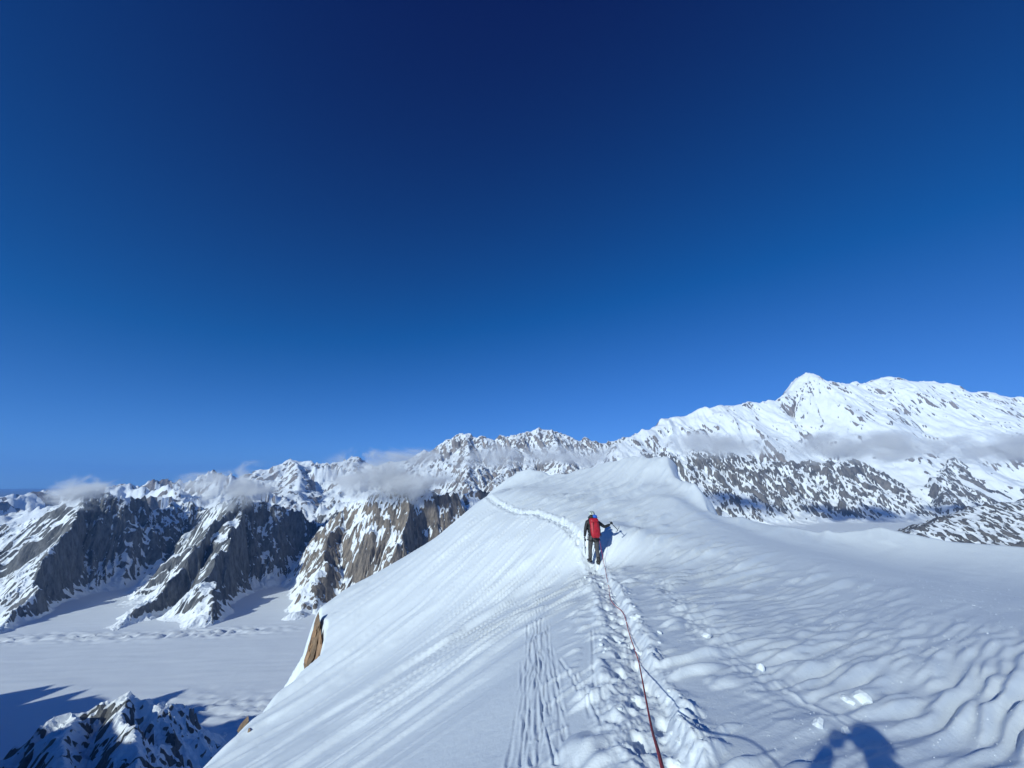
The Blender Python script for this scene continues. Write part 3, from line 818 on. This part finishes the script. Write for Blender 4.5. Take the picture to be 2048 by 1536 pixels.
def skinned(name, chains, mats, zone, parent, sub=2):
    """grow one continuous surface over connected joints; zone(point) picks a material slot"""
    verts, radii, edges, index = [], [], [], {}
    for ch in chains:
        prev = None
        for (key, co, r) in ch:
            if key not in index:
                index[key] = len(verts); verts.append(co); radii.append(r if isinstance(r, tuple) else (r, r))
            if prev is not None: edges.append((prev, index[key]))
            prev = index[key]
    me = bpy.data.meshes.new(name); me.from_pydata(verts, edges, [])
    o = bpy.data.objects.new(name, me); COL.objects.link(o)
    o.modifiers.new('skin', 'SKIN').use_smooth_shade = True
    for i, sv in enumerate(me.skin_vertices[0].data):
        sv.radius = radii[i]; sv.use_root = (i == 0)
    ss = o.modifiers.new('sub', 'SUBSURF'); ss.levels = ss.render_levels = sub
    dg = bpy.context.evaluated_depsgraph_get()
    out = bpy.data.meshes.new_from_object(o.evaluated_get(dg))
    bpy.data.objects.remove(o); bpy.data.meshes.remove(me)
    out.name = name
    out.materials.clear()
    for m in mats: out.materials.append(m)
    for p in out.polygons:
        p.material_index = zone(p.center); p.use_smooth = True
    r = bpy.data.objects.new(name, out); COL.objects.link(r)
    if parent is not None: r.parent = parent
    return r

def glove(parent, wrist, palm, grip, mat):
    """a gloved hand closed round a bar that runs along grip through the palm"""
    w, c, g = Vector(wrist), Vector(palm), Vector(grip).normalized()
    d = (c - w).normalized()
    nrm = d.cross(g).normalized()
    ch = [[('w', tuple(w), 0.036), ('p', tuple(c), (0.045, 0.032))]]
    for k, (off, ln) in enumerate(((-0.033, 0.9), (-0.011, 1.0), (0.011, 0.96), (0.033, 0.8))):
        a = c + g * off + d * 0.03
        ch.append([('p', tuple(c), 0.04), ('k%d' % k, tuple(a), 0.014), ('m%d' % k, tuple(a + (d * 0.028 + nrm * 0.022) * ln), 0.0115), ('t%d' % k, tuple(a + (d * 0.006 + nrm * 0.05) * ln), 0.010)])
    ch.append([('p', tuple(c), 0.04), ('h0', tuple(c - g * 0.03 + nrm * 0.018 - d * 0.01), 0.015), ('h1', tuple(c - g * 0.03 + nrm * 0.046 + d * 0.01), 0.012), ('h2', tuple(c - g * 0.012 + nrm * 0.058 + d * 0.028), 0.0105)])
    return skinned('glove', ch, [mat], lambda p: 0, parent, 1)

def body(name, J, mats, parent):
    """J: joints of one person in local metres, the surface is one mesh"""
    ch = [[('pelvis', J['pelvis'], (0.165, 0.125)), ('belly', J['belly'], (0.155, 0.12)), ('chest', J['chest'], (0.175, 0.135)), ('neck', J['neck'], (0.068, 0.068)), ('head', J['head'], (0.085, 0.098)), ('crown', J['crown'], (0.07, 0.08))],
          [('head', J['head'], 0.09), ('nose', J['nose'], 0.016)]]
    for s in 'LR':
        ch.append([('chest', J['chest'], 0.15), ('sh' + s, J['sh' + s], 0.078), ('el' + s, J['el' + s], 0.06), ('wr' + s, J['wr' + s], 0.042)])
        ch.append([('pelvis', J['pelvis'], 0.15), ('hip' + s, J['hip' + s], (0.105, 0.105)), ('kn' + s, J['kn' + s], 0.076), ('ca' + s, J['ca' + s], 0.072), ('an' + s, J['an' + s], 0.062), ('to' + s, J['to' + s], (0.048, 0.042))])
    zp = J['pelvis'][2]
    def zone(p):
        if p.z > J['neck'][2] + 0.03 and abs(p.x - J['head'][0]) < 0.13: return 3
        if p.z > zp + 0.02: return 0
        if any((Vector(J['wr' + s]) - p).length < 0.18 or (Vector(J['el' + s]) - p).length < 0.22 for s in 'LR'): return 0
        if p.z < 0.2: return 2
        return 1
    return skinned('body', ch, mats, zone, parent)

def boot_parts(parent, an, to, spikes=True):
    a, t = Vector(an), Vector(to)
    d = (t - a); d.z = 0; d.normalize()
    heel = Vector((a.x, a.y, 0)) - d * 0.08 + Vector((0, 0, min(a.z, t.z) - 0.02))
    bm = bmesh.new()
    tube(bm, [heel + Vector((0, 0, 0.03)), heel + d * 0.07 + Vector((0, 0, 0.045)), heel + d * 0.2 + Vector((0, 0, 0.035)), heel + d * 0.31 + Vector((0, 0, 0.03))], [0.045, 0.055, 0.055, 0.035], 10)
    tube(bm, [heel + d * 0.07 + Vector((0, 0, 0.03)), heel + d * 0.075 + Vector((0, 0, 0.12)), heel + d * 0.08 + Vector((0, 0, 0.22))], [0.06, 0.06, 0.066], 10)
    b = bm_obj('boot', bm, BOOT, parent)
    if spikes:
        bm = bmesh.new()
        side = d.cross(Vector((0, 0, 1)))
        for s in (-1, 1):
            tube(bm, [heel + side * s * 0.035 - Vector((0, 0, 0.012)), heel + d * 0.3 + side * s * 0.04 - Vector((0, 0, 0.012))], 0.006, 6)
            for k in (0.0, 0.08, 0.17, 0.23, 0.29):
                q = heel + d * k + side * s * 0.038 - Vector((0, 0, 0.012))
                tube(bm, [q, q - Vector((0, 0, 0.03))], [0.007, 0.001], 5)
        bm_obj('crampon', bm, STEEL, b)
    return b

fx, fy = P(1190, 1131, 14.6)[:2]
cl = empty('person', (fx, fy, gz(fx, fy) + 0.03), math.radians(8))
J = dict(pelvis=(0, 0, 0.93), belly=(0, 0.03, 1.10), chest=(0.0, 0.07, 1.31), neck=(0.01, 0.10, 1.50), head=(0.01, 0.125, 1.60), crown=(0.01, 0.12, 1.68), nose=(0.01, 0.235, 1.585),
         shL=(-0.20, 0.06, 1.40), elL=(-0.285, 0.02, 1.13), wrL=(-0.30, 0.08, 0.90), shR=(0.20, 0.06, 1.40), elR=(0.46, 0.08, 1.22), wrR=(0.69, 0.10, 1.31),
         hipL=(-0.10, 0.0, 0.86), knL=(-0.115, 0.10, 0.50), caL=(-0.12, 0.10, 0.34), anL=(-0.12, 0.13, 0.12), toL=(-0.13, 0.30, 0.09),
         hipR=(0.10, 0.0, 0.86), knR=(0.11, 0.03, 0.48), caR=(0.11, -0.04, 0.32), anR=(0.11, -0.06, 0.09), toR=(0.13, 0.12, 0.05))
body('person', J, [BLACK, GREY, BOOT, SKIN], cl)
for s in 'LR': boot_parts(cl, J['an' + s], J['to' + s])
glove(cl, J['wrL'], (-0.295, 0.10, 0.84), (0, 0.15, 1), BLACK)
glove(cl, J['wrR'], (0.74, 0.115, 1.345), (0.75, -0.1, -0.65), BLACK)
bm = bmesh.new()                                              # helmet
bmesh.ops.create_uvsphere(bm, u_segments=20, v_segments=12, radius=1.0)
bmesh.ops.delete(bm, geom=[v for v in bm.verts if v.co.z < -0.25], context='VERTS')
for v in bm.verts: v.co = Vector((v.co.x * 0.115 + 0.01, v.co.y * 0.14 + 0.115, v.co.z * 0.115 + 1.655))
hm = bm_obj('helmet', bm, HELMET, cl)
bm = bmesh.new()
for k in (-0.05, 0.0, 0.05): tube(bm, [(0.01 + k, -0.02, 1.67), (0.01 + k, 0.02, 1.73), (0.01 + k, 0.1, 1.772 - abs(k) * .3)], 0.012, 6)
bm_obj('helmet_vent', bm, BLACK, hm)
bm = bmesh.new()                                              # hood bunched behind the neck
tube(bm, [(-0.13, 0.06, 1.545), (-0.09, 0.0, 1.575), (-0.02, -0.03, 1.58), (0.05, -0.02, 1.56)], [0.035, 0.062, 0.06, 0.03], 12)
bm_obj('hood', bm, BLACK, cl)
bm = bmesh.new()                                              # blue roll showing above the pack
tube(bm, [(-0.01, -0.045, 1.60), (0.04, -0.06, 1.60), (0.10, -0.05, 1.58), (0.145, -0.02, 1.545)], [0.045, 0.07, 0.065, 0.035], 12)
bm_obj('scarf', bm, BLUE, cl)
bm = bmesh.new()                                              # harness
ring = [(0.178 * math.cos(a), 0.135 * math.sin(a) + 0.005, 0.985) for a in np.linspace(0, 2 * math.pi, 25)]
tube(bm, ring, 0.024, 8, False)
for s in (-1, 1):
    tube(bm, [(s * 0.105 + 0.118 * math.cos(a), 0.02 + 0.118 * math.sin(a), 0.78 + 0.03 * s * math.cos(a)) for a in np.linspace(0, 2 * math.pi, 21)], 0.02, 8, False)
    tube(bm, [(s * 0.07, -0.135, 0.97), (s * 0.09, -0.12, 0.88), (s * 0.10, -0.105, 0.79)], 0.010, 6)
hs = bm_obj('harness', bm, BLACK, cl)
for k, (gx_, gy_) in enumerate(((-0.19, -0.02), (0.19, -0.03), (0.20, 0.03), (-0.2, 0.04))):
    bm = bmesh.new()
    tube(bm, [(gx_, gy_, 0.96), (gx_ * 1.08, gy_, 0.91), (gx_ * 1.05, gy_, 0.84)], [0.008, 0.012, 0.008], 6)
    tube(bm, [(gx_ * 1.05 + 0.018 * math.cos(a), gy_, 0.82 + 0.03 * math.sin(a)) for a in np.linspace(0, 2 * math.pi, 11)], 0.005, 6, False)
    bm_obj('carabiner', bm, STEEL, hs)
tag(cl, 'climber in black jacket and grey trousers walking away up the snow trail', 'person')

# ---- red backpack on the climber
bp = empty('backpack', cl.location, cl.rotation_euler.z)
def puffy(name, prof, mat, parent, y0, dep, lean):
    """a stuffed bag: half widths and depths at heights"""
    bm = bmesh.new(); rings = []
    for (z, hw, dp) in prof:
        ring = []
        for k in range(24):
            a = 2 * math.pi * k / 24; ca, sa = math.cos(a), math.sin(a)
            e = 0.62
            x = math.copysign(abs(ca) ** e, ca) * hw; y = math.copysign(abs(sa) ** e, sa) * dp
            w = 0.006 * math.sin(9 * z * 7 + 3 * a)
            ring.append(bm.verts.new((x + w, y0 - dep + y + lean * (z - 1.2) + w, z)))
        rings.append(ring)
    for r0, r1 in zip(rings[:-1], rings[1:]):
        for k in range(24): bm.faces.new((r0[k], r0[(k + 1) % 24], r1[(k + 1) % 24], r1[k]))
    bm.faces.new(rings[0][::-1]); bm.faces.new(rings[-1])
    return bm_obj(name, bm, mat, parent)
puffy('pack_body', [(0.90, 0.09, 0.05), (0.92, 0.13, 0.085), (0.99, 0.155, 0.11), (1.10, 0.168, 0.12), (1.22, 0.168, 0.12), (1.34, 0.160, 0.115), (1.42, 0.150, 0.10), (1.46, 0.13, 0.08)], RED, bp, -0.06, 0.11, 0.22)
puffy('pack_lid', [(1.40, 0.135, 0.095), (1.42, 0.160, 0.118), (1.47, 0.165, 0.12), (1.52, 0.150, 0.10), (1.545, 0.10, 0.06)], RED, bp, -0.055, 0.11, 0.22)
for s in (-1, 1):
    bm = bmesh.new()
    tube(bm, [(s * 0.075, -0.292, 0.95), (s * 0.082, -0.290, 1.15), (s * 0.08, -0.262, 1.34), (s * 0.07, -0.258, 1.44)], 0.009, 6)
    bm_obj('strap', bm, DARKRED, bp)
    bm = bmesh.new()
    tube(bm, [(s * 0.175, -0.20, 0.97), (s * 0.182, -0.17, 1.15), (s * 0.175, -0.15, 1.35)], [0.02, 0.03, 0.02], 8)
    bm_obj('side_pocket', bm, BLACK, bp)
    bm = bmesh.new()
    tube(bm, [(s * 0.09, -0.06, 1.44), (s * 0.12, 0.05, 1.51), (s * 0.135, 0.17, 1.43), (s * 0.16, 0.20, 1.25), (s * 0.17, 0.05, 1.05), (s * 0.14, -0.06, 0.99)], [0.02, 0.028, 0.026, 0.02, 0.014, 0.014], 8)
    bm_obj('shoulder_strap', bm, BLACK, bp)
bm = bmesh.new(); tube(bm, [(0.155, -0.23, 1.05), (0.205, -0.23, 1.0), (0.19, -0.22, 0.93)], 0.012, 6); bm_obj('buckle_strap', bm, BLACK, bp)
tag(bp, 'red backpack on the back of the climber', 'backpack')

# ---- ice axes
def ice_axe(label, loc, rz, top, tip, pick_dir):
    """shaft from the head (top) to the spike (tip), local to loc"""
    t, s, pd = Vector(top), Vector(tip), Vector(pick_dir).normalized()
    e = empty('ice_axe', loc, rz)
    bm = bmesh.new(); tube(bm, [t, t.lerp(s, .5), s], [0.0125, 0.0135, 0.012], 10)
    sh = bm_obj('shaft', bm, SHAFT, e)
    bm = bmesh.new(); d = (s - t).normalized(); tube(bm, [s, s + d * 0.03, s + d * 0.07], [0.012, 0.009, 0.001], 8); bm_obj('spike', bm, STEEL, sh)
    bm = bmesh.new(); tube(bm, [t - d * 0.012, t + pd * 0.06 - d * 0.012, t + pd * 0.12 + d * 0.005, t + pd * 0.17 + d * 0.035], [0.015, 0.012, 0.009, 0.002], 8); bm_obj('pick', bm, STEEL, e)
    bm = bmesh.new(); tube(bm, [t - d * 0.012, t - pd * 0.05 - d * 0.012, t - pd * 0.10 + d * 0.008], [0.014, 0.013, 0.026], 8); bm_obj('adze', bm, STEEL, e)
    tag(e, label, 'ice axe', group='ice axes held by the climber')
ice_axe('ice axe held out to the right in the raised hand of the climber', cl.location, cl.rotation_euler.z, (0.95, 0.09, 1.12), (0.70, 0.115, 1.385), (0.55, 0.2, 0.6))
bm = None
ice_axe('ice axe hanging straight down from the left hand of the climber', cl.location, cl.rotation_euler.z, (-0.293, 0.115, 0.86), (-0.30, 0.10, 0.36), (0.1, 1.0, 0.1))

# ---- red rope from the climber back to the photographer
def rope_line():
    px = [(1279,1337),(1272,1312),(1263,1288),(1256,1262),(1250,1240),(1243,1228),(1231,1217),(1223,1206),(1219,1192),(1218,1178),(1214,1160),(1211,1145)]
    pts = [Vector((0.13, 0.05, -0.64)), Vector(P(1327, 1545, 1.35)), Vector(P(1300, 1440, 2.55))]
    for u, v in px:
        h = surf_hit(u, v); h.z = gz(h.x, h.y) + 0.035; pts.append(h)
    c = cl.matrix_basis
    a = Vector(P(1207, 1122, 14.35)); b = Vector(P(1204, 1106, 14.45))
    pts += [a, b, c @ Vector((0.17, -0.10, 0.80)), c @ Vector((0.10, -0.16, 0.97)), c @ Vector((0.02, 0.155, 0.99))][:5]
    out = []
    for i in range(len(pts) - 1):                              # Catmull-Rom
        p0, p1, p2, p3 = pts[max(i - 1, 0)], pts[i], pts[i + 1], pts[min(i + 2, len(pts) - 1)]
        for k in range(8):
            t = k / 8
            out.append(0.5 * ((2 * p1) + (p2 - p0) * t + (2 * p0 - 5 * p1 + 4 * p2 - p3) * t * t + (3 * p1 - p0 - 3 * p2 + p3) * t ** 3))
    out.append(pts[-1])
    return out
bm = bmesh.new(); tube(bm, rope_line(), 0.0062, 8)
tag(bm_obj('rope', bm, ROPE_RED), 'thin red climbing rope lying along the trail behind the climber', 'rope')

# ---- the photographer, standing behind the phone: only the shadow shows
px_, py_ = 0.07, -0.26
ph = empty('person', (px_, py_, gz(px_, py_)), math.radians(-4))
g0 = -ph.location.z
def lo(x, y, z): return (x - px_, y - py_, z + g0)            # from world to this person
J2 = dict(pelvis=(0, -0.03, 0.90), belly=(0, -0.02, 1.07), chest=(0.0, 0.0, 1.28), neck=(0.0, 0.02, 1.46), head=(0.0, 0.05, 1.57), crown=(0.0, 0.05, 1.65), nose=(0.0, 0.165, 1.56),
          shL=(-0.21, 0.0, 1.42), elL=(-0.36, 0.16, 1.36), wrL=lo(-0.145, -0.09, -0.045), shR=(0.21, 0.0, 1.42), elR=(0.36, 0.14, 1.26), wrR=lo(0.12, -0.09, -0.06),
          hipL=(-0.10, -0.03, 0.84), knL=(-0.13, 0.03, 0.48), caL=(-0.13, 0.0, 0.32), anL=(-0.13, -0.03, 0.11), toL=(-0.15, 0.15, 0.06),
          hipR=(0.10, -0.03, 0.84), knR=(0.13, 0.03, 0.48), caR=(0.13, 0.0, 0.32), anR=(0.13, -0.03, 0.11), toR=(0.16, 0.15, 0.06))
body('person', J2, [BLACK, GREY, BOOT, SKIN], ph)
for s in 'LR': boot_parts(ph, J2['an' + s], J2['to' + s])
glove(ph, J2['wrL'], lo(-0.105, -0.06, -0.03), (0, 0.25, 1), BLACK)
glove(ph, J2['wrR'], lo(0.085, -0.06, -0.05), (0, 0.25, 1), BLACK)
bm = bmesh.new()
bmesh.ops.create_uvsphere(bm, u_segments=18, v_segments=10, radius=1.0)
bmesh.ops.delete(bm, geom=[v for v in bm.verts if v.co.z < -0.25], context='VERTS')
for v in bm.verts: v.co = Vector((v.co.x * 0.115, v.co.y * 0.14 + 0.05, v.co.z * 0.115 + 1.625))
bm_obj('helmet', bm, HELMET, ph)
tag(ph, 'photographer behind the camera whose dark shadow falls on the snow at bottom right', 'person')
bm = bmesh.new()
rotp = Matrix.Rotation(PITCH, 3, 'X')
box(bm, (0.155, 0.008, 0.075), rotp @ Vector((-0.01, -0.022, -0.02)), rotp)
bmesh.ops.bevel(bm, geom=bm.edges[:], offset=0.003, segments=2, affect='EDGES')
tag(bm_obj('phone', bm, SHAFT, None, False), 'black phone held up by the photographer', 'phone')

# ---- loose lumps of snow
def lump_mesh(seed, el=1.0):
    rs = random.Random(seed); bm = bmesh.new()
    bmesh.ops.create_icosphere(bm, subdivisions=2, radius=1.0)
    ax = [Vector((rs.uniform(-1, 1), rs.uniform(-1, 1), rs.uniform(-1, 1))).normalized() for _ in range(6)]
    for v in bm.verts:
        r = 1.0
        for a in ax: r = min(r, 0.72 / max(0.3, v.co.normalized().dot(a)))
        v.co *= r * rs.uniform(0.86, 1.08)
        v.co.x *= el; v.co.z *= 0.62
    me = bpy.data.meshes.new('snow_lump'); bm.to_mesh(me); bm.free()
    me.materials.append(MAT_SNOW)
    return me
lumps = [lump_mesh(s, 1.0 + 0.25 * (s % 4)) for s in range(6)]
def put_lump(u, v, size_px, label, k, rz=0.0, tilt=0.0, group=None, sc=(1, 1, 1)):
    h = surf_hit(u, v)
    s = size_px / F * h.y * 0.5
    o = bpy.data.objects.new('snow_lump', lumps[k % len(lumps)]); COL.objects.link(o)
    o.location = (h.x, h.y, gz(h.x, h.y) + s * 0.08)
    o.scale = (s * sc[0], s * sc[1], s * sc[2]); o.rotation_euler = (tilt, tilt * .5, rz)
    tag(o, label, 'snow lump', group)
put_lump(1722, 1398, 34, 'large pale snow block left lying on the rippled snow at right', 0, 0.3)
put_lump(1696, 1402, 22, 'smaller broken piece touching the large pale snow block', 1, 1.0)
put_lump(1637, 1452, 24, 'upright bright snow chunk just above the photographer shadow', 2, 0.5, 0.5, None, (0.7, .7, 1.6))
put_lump(1692, 1466, 20, 'bright snow chunk at the very edge of the photographer shadow', 3, 0.9, 0.4, None, (0.8, .8, 1.4))
put_lump(1521, 1338, 20, 'small wedge of snow standing on the ripples right of the trail', 4, 0.2, 0.6, None, (0.7, .7, 1.5))
put_lump(1413, 1274, 15, 'small snow chunk beside the old wind filled steps', 5, 0.2)
rr_ = random.Random(11)
for k in range(90):
    f = rr_.random() ** 0.8
    i = f * (len(TRAIL_PX) - 2); j = int(i)
    a, b = TRAIL_PX[j], TRAIL_PX[j + 1]; t = i - j
    u, v = a[0] + (b[0] - a[0]) * t, a[1] + (b[1] - a[1]) * t
    if v > 1530: continue
    d = max(0.15, (v - 967) / 569.0)
    u += rr_.gauss(8 * d, 95 * d * 0.6); v += rr_.gauss(0, 8 * d)
    put_lump(u, min(v, 1534), rr_.uniform(4, 12) * (0.25 + d), 'small lump of loose snow kicked up along the trodden trail', k, rr_.uniform(0, 3), rr_.uniform(-.4, .4), 'loose snow along the trail')

# ---- ice crystals lying on the snow, a few of which catch the sun
def crystals():
    rs = np.random.RandomState(3); n = 4500
    az = np.radians(rs.uniform(8, 53, n)); r = np.exp(rs.uniform(math.log(3.2), math.log(20), n))
    x, y = r * np.sin(az), r * np.cos(az)
    z = ridge_height(x[None], y[None])[0] + 0.004
    tl, ph_ = np.radians(rs.uniform(0, 45, n)), rs.uniform(0, 2 * math.pi, n)
    nv = np.stack([np.sin(tl) * np.cos(ph_), np.sin(tl) * np.sin(ph_), np.cos(tl)], 1)
    a = np.cross(nv, np.array([0.3, 0.5, 0.8])); a /= np.linalg.norm(a, axis=1)[:, None]
    b = np.cross(nv, a); s = (rs.uniform(0.0006, 0.0011, n) * np.clip(r, 4.5, 9.5))[:, None]
    c = np.stack([x, y, z], 1)
    top, bot = c + nv * s * 0.25, c - nv * s * 0.25
    hexa = [c + s * (a * math.cos(k * math.pi / 3) + b * math.sin(k * math.pi / 3)) for k in range(6)]
    v = np.stack(hexa, 1).reshape(-1, 3)
    me = bpy.data.meshes.new('ice_crystals')
    me.from_pydata(v.tolist(), [], [list(range(6 * i, 6 * i + 6)) for i in range(n)])
    m, nn, l, bs = new_mat('glinting ice')
    bs.inputs['Base Color'].default_value = (0.82, 0.87, 0.90, 1); bs.inputs['Roughness'].default_value = 0.16
    bs.inputs['IOR'].default_value = 1.9
    o = link('ice_crystals', me, m, None, False)
    tag(o, 'tiny ice crystals glinting on the smooth snow at right', 'ice crystals', kind='stuff')
crystals()
